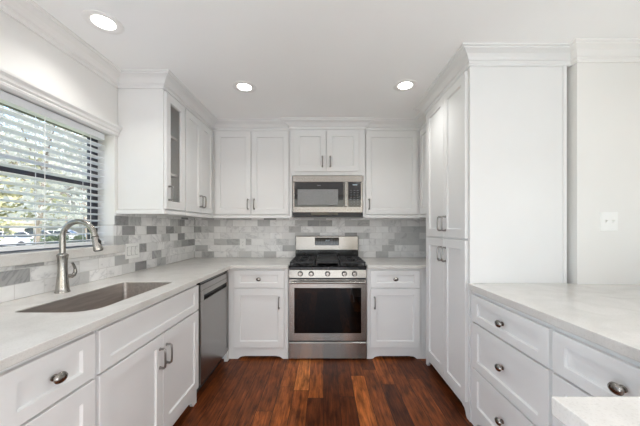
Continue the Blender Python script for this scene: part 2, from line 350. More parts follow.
bl = thing('window_blind', 'white horizontal slat blind, open, hanging in the window above the sink', 'window blind', (LW-.066, 0, WZ0))
y0, y1 = WY0+.02, WY1-.045
obj('headrail', B((-.028, .028, y0, y1, H-.052, H-.008)), 'blind', bl, bevel=.003)
bm = bmesh.new(); z = .044
while z < H-.06:
    pts = [(a, b+a*.16) for a, b in ((-.025, z), (-.012, z+.003), (0, z+.004), (.012, z+.003), (.025, z), (.025, z-.0028), (.012, z+.0002), (0, z+.0012), (-.012, z+.0002), (-.025, z-.0028))]
    A = [bm.verts.new((a, y0, b)) for a, b in pts]; C_ = [bm.verts.new((a, y1, b)) for a, b in pts]
    for i in range(10): bm.faces.new((A[i], C_[i], C_[(i+1) % 10], A[(i+1) % 10]))
    bm.faces.new(A); bm.faces.new(C_[::-1]); z += .046
obj('slats', bm, 'blind', bl)
obj('bottom_rail', B((-.026, .026, y0, y1, .010, .034)), 'blind', bl, bevel=.003)
for yy in (.62, 1.627-.32, 1.627, 1.947):
    bm = bmesh.new()
    for xx in (-.027, .027): cyl(bm, (xx, yy, .02), (xx, yy, H-.04), .0018, 6)
    obj('ladder_cord', bm, 'cord', bl)

# ------------------------------------------------------------------ cabinet parts
def shaker(name, w, h, m='cabinet', parent=None, stile=.058, rail=.062, t=.02, glass=False):
    """door or drawer front: local x 0..w, z 0..h, face at y=-t"""
    bm = bmesh.new()
    def ring(ix, iz, y): return [bm.verts.new(p) for p in ((ix, y, iz), (w-ix, y, iz), (w-ix, y, h-iz), (ix, y, h-iz))]
    rs = [ring(0, 0, 0), ring(0, 0, -t+.0015), ring(.0015, .0015, -t), ring(stile, rail, -t), ring(stile+.004, rail+.004, -t+.011)]
    if glass: rs.append(ring(stile+.006, rail+.006, 0))
    for a, b in zip(rs, rs[1:]):
        for k in range(4): bm.faces.new((a[k], a[(k+1) % 4], b[(k+1) % 4], b[k]))
    if glass:
        for k in range(4): bm.faces.new((rs[-1][k], rs[-1][(k+1) % 4], rs[0][(k+1) % 4], rs[0][k]))
    else: bm.faces.new(rs[-1]); bm.faces.new(rs[0][::-1])
    return obj(name, bm, m, parent)
_pull = {}
def pull(parent, x, z, L_=.12):
    if 'p' not in _pull:
        bm = bmesh.new(); h = L_/2
        tube(bm, [(0, 0, -h+.008), (0, -.022, -h+.006), (0, -.029, -h+.012), (0, -.0315, -h*.5), (0, -.032, 0), (0, -.0315, h*.5), (0, -.029, h-.012), (0, -.022, h-.006), (0, 0, h-.008)], [.0072, .0064, .0064, .0057, .0057, .0057, .0064, .0064, .0072], 10)
        lathe(bm, [(.009, 0), (.009, .003), (.006, .005)], (0, 0, -h+.008), '-y', 12); lathe(bm, [(.009, 0), (.009, .003), (.006, .005)], (0, 0, h-.008), '-y', 12)
        o = obj('handle', bm, 'nickel', parent, smooth=True); _pull['p'] = o
    else: o = _pull['p'].copy(); COL.objects.link(o); o.parent = parent
    o.location = (x, -.0195, z); return o
def knob(parent, x, z):
    if 'k' not in _pull:
        bm = bmesh.new()
        lathe(bm, [(.011, 0), (.011, .003), (.0065, .006), (.0065, .011), (.012, .015), (.0175, .019), (.019, .024), (.016, .030), (.009, .0335), (0, .034)], (0, 0, 0), '-y', 20, sx=1.28)
        o = obj('knob', bm, 'pewter', parent, smooth=True); _pull['k'] = o
    else: o = _pull['k'].copy(); COL.objects.link(o); o.parent = parent
    o.location = (x, -.0195, z); return o

def fronts(root, specs):
    for s in specs:
        x0, x1, z0, z1, kind, hw = s[:6]
        h = z1-z0
        rail = .062 if h > .3 else (.05 if h > .2 else .044)
        st = .058 if x1-x0 > .2 else .045
        d = shaker('drawer' if kind == 'drawer' else 'false_front' if kind == 'false' else 'door', x1-x0, h, parent=root, rail=rail, stile=st, glass=(kind == 'glass'))
        d.location = (x0, -.001, z0)
        if kind == 'glass':
            g = obj('glass_pane', B((st, x1-x0-st, -.008, -.005, rail, h-rail)), 'door_glass', d)
        if hw == 'knob': knob(d, (x1-x0)/2, h/2)
        elif hw: pull(d, hw[0]-x0, hw[1]-z0)

def arch(w, zt, l=True, r=True, foot=.05, rise=.062):
    """outline of a furniture-style face: feet at the ends and a raised bottom rail between"""
    p = [(0, zt), (0, 0)] if l else [(0, zt), (0, rise)]
    if l: p += [(foot, 0), (foot+.012, .18*rise), (foot+.020, .5*rise), (foot+.036, .8*rise), (foot+.062, .92*rise), (foot+.075, rise)]
    if r: p += [(w-foot-.075, rise), (w-foot-.062, .92*rise), (w-foot-.036, .8*rise), (w-foot-.020, .5*rise), (w-foot-.012, .18*rise), (w-foot, 0), (w, 0)]
    else: p += [(w, rise)]
    return p + [(w, zt)]
def base_cabinet(label, loc, rz, w, depth, specs, zt=CT-.032, name='base_cabinet', l=True, r=True, bm_body=None, group=None, rise=.058):
    t = thing(name, label, 'cabinet', loc, rz, group)
    body = bm_body or B((0, w, .02, depth, .09, zt))
    obj('body', body, 'cabinet', t)
    bm = bmesh.new(); prism(bm, arch(w, zt, l, r, rise=rise), 0, .02); obj('face_frame', bm, 'cabinet', t)
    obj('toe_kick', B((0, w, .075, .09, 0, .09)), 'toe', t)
    fronts(t, specs); return t
def wall_cabinet(label, loc, rz, w, depth, z0, specs, rail=True, rail_l=0, rail_r=0, zt=2.40, body=None):
    t = thing('wall_cabinet', label, 'cabinet', loc, rz)
    obj('body', body or B((0, w, 0, depth, z0, zt)), 'cabinet', t)
    if rail:
        obj('light_rail', B((-rail_l, w+rail_r, -.022, 0, z0-.035, z0-.004), *([(-rail_l, 0, 0, depth, z0-.035, z0-.004)] if rail_l else []), (0, w, 0, .02, z0-.035, z0)), 'cabinet', t, bevel=.004)
    fronts(t, specs); return t

ZD0, ZD1, ZR0, ZR1 = .69, .865, .117, .68     # drawer row and door row heights
# ---- back wall, base
BF = 2.745
bl_ = base_cabinet('white shaker base cabinet left of the range, knob drawer over one door', (-.893, BF, 0), 0, .548, BACK-BF-.002,
    [(.022, .508, ZD0+.012, ZD1+.004, 'drawer', 'knob'), (.022, .508, ZR0, ZR1+.008, 'door', (.46, .555))], rise=.028)
br_ = base_cabinet('white shaker base cabinet right of the range, knob drawer over one door', (.427, BF, 0), 0, .542, BACK-BF-.002,
    [(.032, .512, ZD0+.012, ZD1+.004, 'drawer', 'knob'), (.032, .512, ZR0, ZR1+.008, 'door', (.07, .555))], rise=.028)
obj('corner_filler', B((-.16, -.0005, 0, .02, 0, CT-.034)), 'cabinet', bl_)
obj('corner_filler', B((.5425, .76, 0, .02, 0, CT-.034)), 'cabinet', br_)
# ---- left run, base (faces +x)
LF = -.935; LD = LF-LW-.002
base_cabinet('white base cabinet at the lower left, one oval knob drawer over a door', (LF, .765, 0), PI/2, .365, LD,
    [(.012, .358, ZD0, ZD1, 'drawer', 'knob'), (.012, .358, ZR0, ZR1, 'door', None)])
bmS = B((0, .02, .02, LD, .09, CT-.032), (.91, .93, .02, LD, .09, CT-.032), (.02, .91, .02, LD, .09, .11), (.02, .91, LD-.02, LD, .11, CT-.032), (.02, .91, .02, .03, .11, CT-.032))
base_cabinet('white sink base cabinet with two doors under a long false drawer front', (LF, 1.132, 0), PI/2, .93, LD,
    [(.012, .918, ZD0, ZD1, 'false', None), (.012, .463, ZR0, ZR1, 'door', (.432, .555)), (.467, .918, ZR0, ZR1, 'door', (.498, .555))], bm_body=bmS)
# ---- dishwasher
t = thing('dishwasher', 'stainless steel dishwasher with a pocket handle, between sink cabinet and corner', 'dishwasher', (LF, 2.066, 0), PI/2)
obj('body', B((.004, .615, .02, LD, .1, CT-.036)), 'plastic_dark', t)
obj('side_filler', B((.622, .66, -.012, .02, 0, CT-.034)), 'cabinet', t)
bm = B((.008, .612, -.028, .018, .115, .735), (.008, .612, -.028, .018, .815, .862), (.008, .06, -.028, .018, .735, .815), (.56, .612, -.028, .018, .735, .815))
dd = obj('door', bm, 'steel_dark', t, bevel=.002)
obj('handle_pocket', B((.055, .565, .012, .017, .73, .82)), 'plastic_dark', dd)
bm = bmesh.new(); prism(bm, [(-.029, .815), (-.029, .775), (-.022, .770), (-.016, .780), (-.016, .815)], .06, .56, 'yz')
hb = obj('handle', bm, 'steel_dark', dd, bevel=.001)
obj('control_strip', B((.008, .612, -.020, .018, .865, .882)), 'black_gloss', dd)
obj('toe_kick', B((.004, .62, .05, .07, 0, .1)), 'plastic_dark', t)

# ---- right run, base (faces -x): local x runs towards the camera
RF = .975; RD = 1.97-RF
ST = ZD1-.008
def stack(x0, x1): return [(x0, x1, ZD0, ST, 'drawer', 'knob'), (x0, x1, .398, ZD0-.01, 'drawer', 'knob'), (x0, x1, .117, .388, 'drawer', 'knob')]
base_cabinet('white three-drawer base cabinet next to the tall pantry, round knobs', (RF, 1.850, 0), -PI/2, .672, .63, stack(.05, .662), name='drawer_cabinet', zt=CT-.0405)
base_cabinet('white drawer base cabinet in the right-hand corner, behind the near counter end', (RF, 1.176, 0), -PI/2, .571, .63, stack(.008, .560), name='drawer_cabinet', zt=CT-.0405, l=False, r=False)
base_cabinet('white drawer cabinet under the near counter end at the lower right corner', (.53, .602, 0), -PI/2, .60, .42,
    [(.02, .58, ZD0, ZD1-.006, 'drawer', 'knob'), (.02, .58, ZR0, ZR1, 'door', None)], name='drawer_cabinet', zt=CT-.0405)

# ---- pantry (faces -x)
PX = .969; PY1 = 2.647; PW = PY1-1.852
pt = thing('pantry_cabinet', 'tall white pantry cabinet with two pairs of doors, reaching to the ceiling', 'cabinet', (PX, PY1, 0), -PI/2)
obj('body', B((0, PW, .02, .636, .09, 2.40)), 'cabinet', pt)
bm = bmesh.new(); prism(bm, arch(PW, 2.40, foot=.04), 0, .02); obj('face_frame', bm, 'cabinet', pt)
obj('side_stile', B((PW, PW+.006, .612, .636, CT+.001, 2.36)), 'cabinet', pt)
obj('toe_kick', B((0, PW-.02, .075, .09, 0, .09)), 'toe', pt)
obj('side_foot', B((PW-.018, PW, .02, .636, 0, .09)), 'cabinet', pt)
fronts(pt, [(.075, .432, 1.213, 2.335, 'door', (.395, 1.318)), (.436, PW-.025, 1.213, 2.335, 'door', (.473, 1.318)),
            (.075, .432, .117, 1.197, 'door', (.395, 1.078)), (.436, PW-.025, .117, 1.197, 'door', (.473, 1.078))])

# ---- wall cabinets
ZU = 1.425; ZT = 2.335; HZ = 1.542
ULD = ULX-LW-.002; UD = BACK-UF-.002
z0 = ZU
bmG = B((0, .302, ULD-.01, ULD, z0, 2.40), (0, .018, .02, ULD-.01, z0, 2.40), (.284, .302, .02, ULD-.01, z0, 2.40), (.018, .284, .02, ULD-.01, z0, z0+.02), (.018, .284, .02, ULD-.01, 2.34, 2.40),
        (0, .045, 0, .02, z0, 2.40), (.268, .302, 0, .02, z0, 2.40), (.045, .268, 0, .02, z0, z0+.04), (.045, .268, 0, .02, 2.32, 2.40))
gc = wall_cabinet('white wall cabinet with a narrow glass door, nearest the window', (ULX, 2.149, 0), PI/2, .302, ULD, ZU,
    [(.008, .296, ZU+.007, ZT, 'glass', (.040, 1.555))], rail_l=.022, body=bmG)
for zz in (1.72, 2.03): obj('shelf', B((.019, .283, .03, ULD-.012, zz, zz+.018)), 'interior', gc)
wall_cabinet('white double-door wall cabinet at the left, between glass door and room corner', (ULX, 2.453, 0), PI/2, .628, ULD, ZU,
    [(.015, .318, ZU+.007, ZT, 'door', (.285, HZ)), (.322, .612, ZU+.007, ZT, 'door', (.352, HZ))])
wall_cabinet('white double-door wall cabinet on the back wall left of the microwave', (ULX+.002, UF, 0), 0, .864, UD, ZU,
    [(.040, .432, ZU+.007, ZT, 'door', (.402, HZ)), (.438, .848, ZU+.007, ZT, 'door', (.470, HZ))])
wall_cabinet('short white double-door wall cabinet above the microwave', (-.362, MWF, 0), 0, .813, BACK-MWF-.002, 1.855,
    [(.042, .388, 1.892, ZT, 'door', (.350, 1.998)), (.396, .742, 1.892, ZT, 'door', (.434, 1.998))], rail=False,
    body=B((0, .813, 0, BACK-MWF-.002, 1.855, 2.40), (0, .020, 0, BACK-MWF-.002, 1.40, 1.855), (.793, .813, 0, BACK-MWF-.002, 1.40, 1.855)))
wall_cabinet('white single-door wall cabinet right of the microwave', (.4535, UF, 0), 0, 1.066-.451, UD, ZU,
    [(.012, .577, ZU+.007, ZT, 'door', (.045, HZ))])
wall_cabinet('narrow white corner wall cabinet half hidden behind the tall pantry', (1.07, UF-.002, 0), -PI/2, .431, .53, ZU,
    [(.03, .40, ZU+.007, ZT, 'door', None)])

# ------------------------------------------------------------------ counters
def fill_slab(bm, outer, holes, z0, z1):
    edges = []
    for lp in [outer] + holes:
        v = [bm.verts.new((x, y, z1)) for x, y in lp]
        edges += [bm.edges.new((v[i], v[(i+1) % len(v)])) for i in range(len(v))]
    r = bmesh.ops.triangle_fill(bm, edges=edges, use_beauty=True, use_dissolve=False)
    fs = [f for f in r['geom'] if isinstance(f, bmesh.types.BMFace)]
    e = bmesh.ops.extrude_face_region(bm, geom=fs)
    bmesh.ops.translate(bm, vec=(0, 0, z0-z1), verts=[g for g in e['geom'] if isinstance(g, bmesh.types.BMVert)])
def rrect(x0, x1, y0, y1, rads, seg=8):
    out = []
    for (cx, cy, sx, sy, a0), r in zip(((x0, y0, 1, 1, PI), (x1, y0, -1, 1, 1.5*PI), (x1, y1, -1, -1, 0), (x0, y1, 1, -1, .5*PI)), rads):
        for k in range(seg+1):
            a = a0 + k/seg*PI/2; out.append((cx+sx*r+r*math.cos(a), cy+sy*r+r*math.sin(a)))
    return out
LE = -.895; BE = 2.705
SX0, SX1, SY0, SY1 = -1.355, -1.012, 1.212, 1.900
bm = bmesh.new()
fill_slab(bm, [(LW+.009, .14), (LE, .14), (LE, BE), (-.343, BE), (-.343, BACK-.009), (LW+.009, BACK-.009)], [rrect(SX0, SX1, SY0, SY1, (.03, .10, .03, .03))], CT-.032, CT)
tag(obj('countertop', bm, 'quartz', bevel=.003), 'pale quartz countertop running along the left wall and round to the range, with the sink', 'countertop')
bm = B((.425, 1.598, BE, BACK-.009, CT-.032, CT)); bm2 = bm
tag(obj('countertop', bm, 'quartz', bevel=.003), 'small pale quartz countertop between the range and the pantry', 'countertop')
bm = bmesh.new(); fill_slab(bm, [(.95, 1.850), (.95, .61), (.495, .61), (.495, .0), (2.065, .0), (2.065, 1.808), (1.638, 1.808), (1.638, 1.850)], [], CT-.040, CT)
tag(obj('countertop', bm, 'quartz', bevel=.003), 'pale quartz countertop at the right with a near end jutting out', 'countertop')
tag(obj('cabinet_backing', B((.956, 2.0, .02, .59, 0, CT-.042)), 'cabinet'), 'plain white cabinet backing beneath the right-hand countertop', 'cabinet')

# ------------------------------------------------------------------ sink and faucet
t = thing('kitchen_sink', 'undermounted stainless single-bowl sink below the window', 'sink', ((SX0+SX1)/2, (SY0+SY1)/2, CT-.032))
cx, cy = (SX0+SX1)/2, (SY0+SY1)/2
bm = bmesh.new(); loops = []
for g, r, z in ((-.0012, .10, .026), (-.0035, .10, .026), (-.006, .10, -.18), (-.03, .085, -.205)):
    L_ = rrect(SX0-g-cx, SX1+g-cx, SY0-g-cy, SY1+g-cy, (max(.02, .03+g), .10+g*.5, max(.02, .03+g), max(.02, .03+g)))
    loops.append([bm.verts.new((x, y, z)) for x, y in L_])
for a, b in zip(loops, loops[1:]):
    n = len(a)
    for k in range(n): bm.faces.new((a[k], a[(k+1) % n], b[(k+1) % n], b[k]))
bm.faces.new(loops[-1])
obj('basin', bm, 'sink', t, smooth=True)
bm = bmesh.new(); lathe(bm, [(.056, 0), (.056, .004), (.046, .005), (.044, .001)], (0, .05, -.205)); obj('drain', bm, 'nickel', t, smooth=True)

FX, FY = -1.478, 1.586
t = thing('kitchen_faucet', 'brushed nickel gooseneck pull-down faucet behind the sink', 'faucet', (FX, FY, CT))
bm = bmesh.new(); lathe(bm, [(.034, 0), (.034, .006), (.031, .010), (.0295, .03), (.027, .06), (.0235, .10), (.0215, .14), (.0225, .18), (.0255, .203), (.0265, .206), (.0265, .214), (.022, .217), (.017, .222)])
obj('body', bm, 'faucet', t, smooth=True)
bm = bmesh.new(); R = .091; zc = .310; pts = [(0, 0, .215), (0, 0, .26), (0, 0, zc)]
tip = math.radians(-14)
for k in range(1, 22):
    a = PI - k/21*(PI+abs(tip)*-1 + .30 - abs(tip)); pts.append((R+R*math.cos(a), 0, zc+R*math.sin(a)))
tube(bm, pts, .0145, 18); obj('spout', bm, 'faucet', t, smooth=True)
e = Vector(pts[-1]); dirn = (e-Vector(pts[-2])).normalized()
sp_ = [e+dirn*d for d in (-.004, .012, .012, .03, .034, .05, .09, .098)]
bm = bmesh.new(); tube(bm, [sp_[0], sp_[1]], .0165, 18); tube(bm, [e+dirn*d for d in (.014, .03, .06, .088, .094)], [.0165, .0175, .021, .0235, .022], 18)
sh_ = obj('spray_head', bm, 'faucet', t, smooth=True)
bm = bmesh.new(); c0 = e+dirn*.045; a_, b_ = frame_axes(dirn)
out = Vector((dirn.z*-1, 0, dirn.x)); out = out if out.x > 0 else -out
tube(bm, [c0+out*.0135-dirn*.014, c0+out*.0185, c0+out*.017+dirn*.018], [.006, .0085, .006], 10); 
obj('spray_button', bm, 'rubber', sh_, smooth=True)
bm = bmesh.new(); tube(bm, [e+dirn*.093, e+dirn*.0965], .019, 18); obj('spray_face', bm, 'rubber', sh_, smooth=True)
bm = bmesh.new(); tube(bm, [e+dirn*.011, e+dirn*.0155], .0172, 18); obj('collar', bm, 'rubber', sh_, smooth=True)
bm = bmesh.new(); tube(bm, [(.0, .012, .085), (.004, .052, .085)], [.013, .012], 14); tube(bm, [(.004, .050, .083), (.005, .066, .088), (.006, .074, .104), (.006, .072, .128), (.006, .062, .150), (.006, .055, .160)], [.012, .0115, .0095, .0075, .007, .006], 12)
obj('lever_handle', bm, 'faucet', t, smooth=True)

# ------------------------------------------------------------------ range
RX = .041; RW = .758
rg = thing('gas_range', 'stainless steel gas range with black cooktop and black oven window', 'range', (RX, 0, 0))
h = RW/2; RFY = 2.725
obj('body', B((-h, h, RFY+.04, 3.40, .03, .905)), 'plastic_dark', rg)
for s in (-1, 1): obj('side_panel', B((s*h-.003, s*h+.002, RFY+.041, 3.38, .03, .91)), 'steel', rg)
bm = B((-h, h, RFY-.0, 3.345, .893, .912), (-h, h, RFY, RFY+.018, .878, .912)); obj('cooktop', bm, 'enamel', rg, bevel=.006)
# burners
for bx, by, r in ((-.25, 2.87, .042), (-.25, 3.17, .036), (.25, 2.87, .046), (.25, 3.17, .034), (0, 3.02, .05)):
    bm = bmesh.new(); lathe(bm, [(r+.012, .912), (r+.012, .918), (r, .922), (r, .928), (r-.004, .934), (0, .935)], (bx, by, 0)); bn = obj('burner', bm, 'iron', rg, smooth=True)
# grates
def grate(xc, wx, solid=False):
    bm = bmesh.new(); y0, y1, z0, z1 = 2.752, 3.315, .934, .950; x0, x1 = xc-wx/2, xc+wx/2
    for a in (x0, x1-.012): box(bm, a, a+.012, y0, y1, z0, z1)
    for a in (y0, y1-.012, (y0+y1)/2-.006): box(bm, x0+.012, x1-.012, a, a+.012, z0, z1)
    if solid:
        box(bm, x0+.012, x1-.012, 2.80, 3.27, z0+.006, z1+.004)
        box(bm, x0+.004, x1-.004, 2.79, 2.802, z0+.004, z1+.016); box(bm, x0+.004, x1-.004, 3.27, 3.282, z0+.004, z1+.022)
        box(bm, x0+.002, x0+.014, 2.79, 3.28, z0+.004, z1+.016); box(bm, x1-.014, x1-.002, 2.79, 3.28, z0+.004, z1+.016)
    else:
        for cy_ in (2.87, 3.17):
            for dx in (-.05, .05): box(bm, xc+dx-.005, xc+dx+.005, cy_-.10, cy_-.025, z0, z1); box(bm, xc+dx-.005, xc+dx+.005, cy_+.025, cy_+.10, z0, z1)
            box(bm, x0+.012, xc-.025, cy_-.005, cy_+.005, z0, z1); box(bm, xc+.025, x1-.012, cy_-.005, cy_+.005, z0, z1)
    for a in (x0+.002, x1-.014):
        for b in (y0+.002, y1-.014): box(bm, a, a+.012, b, b+.012, .9125, z0)
    return obj('griddle' if solid else 'grate', bm, 'iron', rg, bevel=.002)
grate(-.25, .245); grate(.25, .245); grate(0, .225, True)
# backguard
bg = obj('backguard', B((-h+.0, h, 3.345, 3.405, 1.012, 1.186)), 'steel', rg, bevel=.010, seg=3)
obj('backguard_riser', B((-h+.003, h-.003, 3.350, 3.400, .893, 1.014)), 'enamel', rg)
dp = obj('display', B((-.145, .145, 3.340, 3.3455, 1.074, 1.168)), 'black_gloss', bg, bevel=.002)
bm = bmesh.new()
for i, s in enumerate((-.012, .0, .015, .027)): box(bm, s-.003, s+.003, 3.3388, 3.3399, 1.124, 1.140)
obj('clock_digits', bm, 'display', dp)
for r_ in range(3):
    for c_ in range(9):
        x = -.125+c_*.031
        if abs(x) < .04 and r_ > 0: continue
        obj('button', B((x-.005, x+.005, 3.3388, 3.3399, 1.092+r_*.022, 1.096+r_*.022)), 'button', dp)
# control panel with knobs
bm = bmesh.new(); prism(bm, [(RFY+.045, .797), (RFY-.012, .797), (RFY-.004, .876), (RFY+.045, .878)], -h, h, 'yz')
cp = obj('control_panel', bm, 'steel', rg, bevel=.003)
for kx in (-.266, -.160, -.001, .161, .260):
    bm = bmesh.new(); lathe(bm, [(.0195, .004), (.0195, .028), (.017, .032), (0, .033)], (kx, RFY-.007, .838), '-y', 24)
    box(bm, kx-.0045, kx+.0045, RFY-.007-.040, RFY-.007-.030, .822, .854)
    kn = obj('knob', bm, 'faucet', rg, smooth=True)
    bm = bmesh.new(); lathe(bm, [(.026, -.004), (.026, .004), (.022, .007), (.0198, .012)], (kx, RFY-.007, .838), '-y', 24); obj('knob_skirt', bm, 'plastic_dark', kn, smooth=True)
obj('vent_strip', B((-h+.01, h-.01, RFY+.0, RFY+.03, .786, .797)), 'plastic_dark', rg)
# oven door with window
dy0, dy1 = RFY-.012, RFY+.035; wx0, wx1, wz0, wz1 = -.325, .325, .262, .702
bm = B((-h+.002, wx0, dy0, dy1, .190, .784), (wx1, h-.002, dy0, dy1, .190, .784), (wx0, wx1, dy0, dy1, .190, wz0), (wx0, wx1, dy0, dy1, wz1, .784))
od = obj('oven_door', bm, 'steel', rg)
bm = B((wx0, wx1, dy0+.002, dy0+.006, wz0, wz1)); obj('oven_glass', bm, 'oven_glass', od)
obj('window_border', B((wx0, -.25, dy0+.007, dy0+.012, wz0, wz1), (.25, wx1, dy0+.007, dy0+.012, wz0, wz1), (-.25, .25, dy0+.007, dy0+.012, wz0, .34), (-.25, .25, dy0+.007, dy0+.012, .625, wz1)), 'enamel', od)
bm = B((wx0, wx1, dy1+.0, dy1+.004, wz0, wz1)); obj('door_liner', bm, 'oven_cavity', od)
bm = bmesh.new()
for zz in (.40, .47):
    for q in range(3): cyl(bm, (-.24, dy0+.02+q*.008, zz+q*.008), (.24, dy0+.02+q*.008, zz+q*.008), .0022, 8)
obj('oven_rack', bm, 'nickel', od, smooth=True)
bm = bmesh.new(); pts = []
for k in range(17): u = -1+k/8; pts.append((u*.362, RFY-.052-.010*(1-u*u), .758+.004*(1-u*u)))
tube(bm, pts, .0115, 14)
for s in (-1, 1): tube(bm, [(s*.345, dy0+.002, .758), (s*.345, RFY-.052, .758)], [.012, .011], 12)
obj('oven_handle', bm, 'steel', od, smooth=True)
obj('door_vents', B(*[(-.3+i*.1, -.3+i*.1+.07, dy0-.0008, dy0+.001, .7775, .781) for i in range(7)]), 'plastic_dark', od)
# storage drawer
bm = bmesh.new(); prism(bm, [(RFY+.029, .010), (RFY-.008, .010), (RFY-.012, .020), (RFY-.012, .165), (RFY-.004, .176), (RFY+.029, .178)], -h+.002, h-.002, 'yz')
obj('storage_drawer', bm, 'steel', rg)
for fx in (-.33, .33):
    for fy in (2.79, 3.33):
        bm = bmesh.new(); cyl(bm, (fx, fy, 0), (fx, fy, .032), .018, 12); obj('levelling_foot', bm, 'rubber', rg)
obj('kick_panel', B((-h+.004, h-.004, RFY+.03, RFY+.04, .008, .034)), 'plastic_dark', rg)

# ------------------------------------------------------------------ microwave
mw = thing('microwave', 'stainless over-the-range microwave mounted beneath the short cabinet', 'microwave', (.045, 0, 0))
MY = 3.030; h = .380
obj('body', B((-h, h, MY+.03, BACK-.01, 1.418, 1.850)), 'plastic_dark', mw)
obj('top_vent', B((-h, h, MY, MY+.03, 1.780, 1.850)), 'steel', mw, bevel=.003)
obj('bottom_vent', B((-h+.004, h-.004, MY+.035, MY+.30, 1.408, 1.418)), 'plastic_dark', mw)
obj('vent_grille', B((-.18, .11, MY+.004, MY+.05, 1.424, 1.446)), 'black_gloss', mw)
sx = .185   # door / panel split
bm = B((-h, h, MY, MY+.03, 1.450, 1.512), (-h, -h+.022, MY, MY+.03, 1.512, 1.778), (sx-.016, sx+.038, MY, MY+.03, 1.512, 1.778), (h-.022, h, MY, MY+.03, 1.512, 1.778))
fr = obj('front_frame', bm, 'steel', mw, bevel=.002)
dr = obj('door', B((-h+.022, sx-.016, MY-.003, MY+.028, 1.512, 1.778)), 'black_gloss', mw)
obj('window', B((-h+.055, sx-.072, MY-.0045, MY-.003, 1.532, 1.700)), 'mesh_screen', dr)
obj('handle_mark', B((-.115, -.075, MY-.0042, MY-.003, 1.738, 1.746)), 'button', dr)
bm = bmesh.new(); prism(bm, [(sx-.012, MY), (sx-.008, MY-.036), (sx+.002, MY-.042), (sx+.016, MY-.042), (sx+.024, MY-.034), (sx+.026, MY)], 1.516, 1.776, 'xy')
obj('handle', bm, 'steel', dr, bevel=.003)
cpn = obj('control_panel', B((sx+.038, h-.022, MY-.003, MY+.028, 1.512, 1.778)), 'black_gloss', mw)
for r_ in range(7):
    for c_ in range(3): x = sx+.068+c_*.036; zz = 1.538+r_*.025; obj('button', B((x-.009, x+.009, MY-.0042, MY-.003, zz-.003, zz+.003)), 'button', cpn)
obj('display_window', B((sx+.085, h-.060, MY-.0042, MY-.003, 1.744, 1.753)), 'display', cpn)

# ------------------------------------------------------------------ switch plates
def plate(name, label, cat, loc, rz, w, hgt, kind, n):
    t = thing(name, label, cat, loc, rz)
    obj('cover_plate', B((-w/2, w/2, -.006, 0, -hgt/2, hgt/2)), 'plate', t, bevel=.002)
    for i in range(n):
        x = (i-(n-1)/2)*.046
        if kind == 'toggle':
            bm = B((x-.005, x+.005, -.007, -.005, -.012, .012)); tube(bm, [(x, -.006, 0), (x, -.017, .007)], [.0045, .0035], 8); obj('toggle_switch', bm, 'interior', t)
        elif kind == 'rocker':
            obj('gap_shade', B((x-.0185, x+.0185, -.0062, -.005, -.036, .036)), 'button', t); bm = bmesh.new(); prism(bm, [(-.0062, -.034), (-.0085, -.033), (-.0062, 0), (-.0100, .033), (-.0062, .034)], x-.0165, x+.0165, 'yz'); obj('rocker_switch', bm, 'plate', t)  # dark grey slab paints in the shaded gap around each rocker
        else:
            for s in (-.02, .02):
                bm = bmesh.new(); lathe(bm, [(.0165, .0055), (.0165, .0072), (.015, .008)], (x, 0, s), '-y', 20); so = obj('socket', bm, 'plate', t, smooth=True)
                obj('slots', B((x-.007, x-.0055, -.0084, -.0078, s-.002, s+.006), (x+.0055, x+.007, -.0084, -.0078, s-.002, s+.006), (x-.002, x+.002, -.0084, -.0078, s-.010, s-.006)), 'rubber', so)
    return t
plate('wall_outlet', 'white electrical outlet plate on the back tile, left of the range', 'outlet', (-.985, BACK-.008, 1.092), 0, .072, .118, 'outlet', 1)
plate('rocker_switch_plate', 'wide white rocker switch plate on the left tile beside the window', 'light switch', (LW+.008, 2.300, 1.096), PI/2, .165, .122, 'rocker', 3)
plate('toggle_switch_plate', 'white double toggle switch plate on the right wall above the counter', 'light switch', (1.842, 1.81, 1.326), 0, .112, .122, 'toggle', 2)

# ------------------------------------------------------------------ recessed ceiling lights
def can(label, x, y):
    t = thing('recessed_light', label, 'ceiling light', (x, y, CEIL))
    bm = bmesh.new(); seg = 40; prof = [(.096, 0), (.096, -.003), (.090, -.006), (.074, -.0055), (.056, -.001)]
    rings = [[bm.verts.new((r*math.cos(2*PI*k/seg), r*math.sin(2*PI*k/seg), z)) for k in range(seg)] for r, z in prof]
    for a, b in zip(rings, rings[1:]):
        for k in range(seg): bm.faces.new((a[k], a[(k+1) % seg], b[(k+1) % seg], b[k]))
    obj('trim_ring', bm, 'trim', t, smooth=True)
    bm = bmesh.new(); lathe(bm, [(.055, -.003), (.055, -.001), (.0, -.001)], seg=36)
    obj('lens', bm, 'lamp', t)
    light('lamp_light', 'AREA', (0, 0, -.012), (0, 0, 0), LAMP_W, LAMP_COL, .13, parent=t, spread=math.radians(125))
    return t
can('round recessed ceiling light nearest the window, at upper left', -1.245, 1.585)
can('round recessed ceiling light in front of the left wall cabinets', -.653, 2.314)
can('round recessed ceiling light in front of the pantry', .668, 2.289)
for x, y in ((.9, .3), (-.5, .0), (.9, -1.2), (-.8, -1.6), (0.2, -2.9)): can('round recessed ceiling light added out of view behind the camera', x, y)['group'] = 'added ceiling lights behind the camera'  # extra unseen lamps added to brighten the room

# ------------------------------------------------------------------ outdoors beyond the kitchen window
GZ = -.55
struct('ground_lawn', B((-90, -1.76, -20, 90, GZ-.2, GZ)), 'grass')
bm = bmesh.new(); d = Vector((-.73, .68)); nrm = Vector((.68, .73)); c = Vector((-25, 22.5))
q = [c+nrm*s*40+d*u for s, u in ((-1, -4), (1, -4), (1, 7), (-1, 7))]
prism(bm, [(p.x, p.y) for p in q], GZ-.05, GZ+.02, 'xy'); struct('ground_street', bm, 'asphalt')

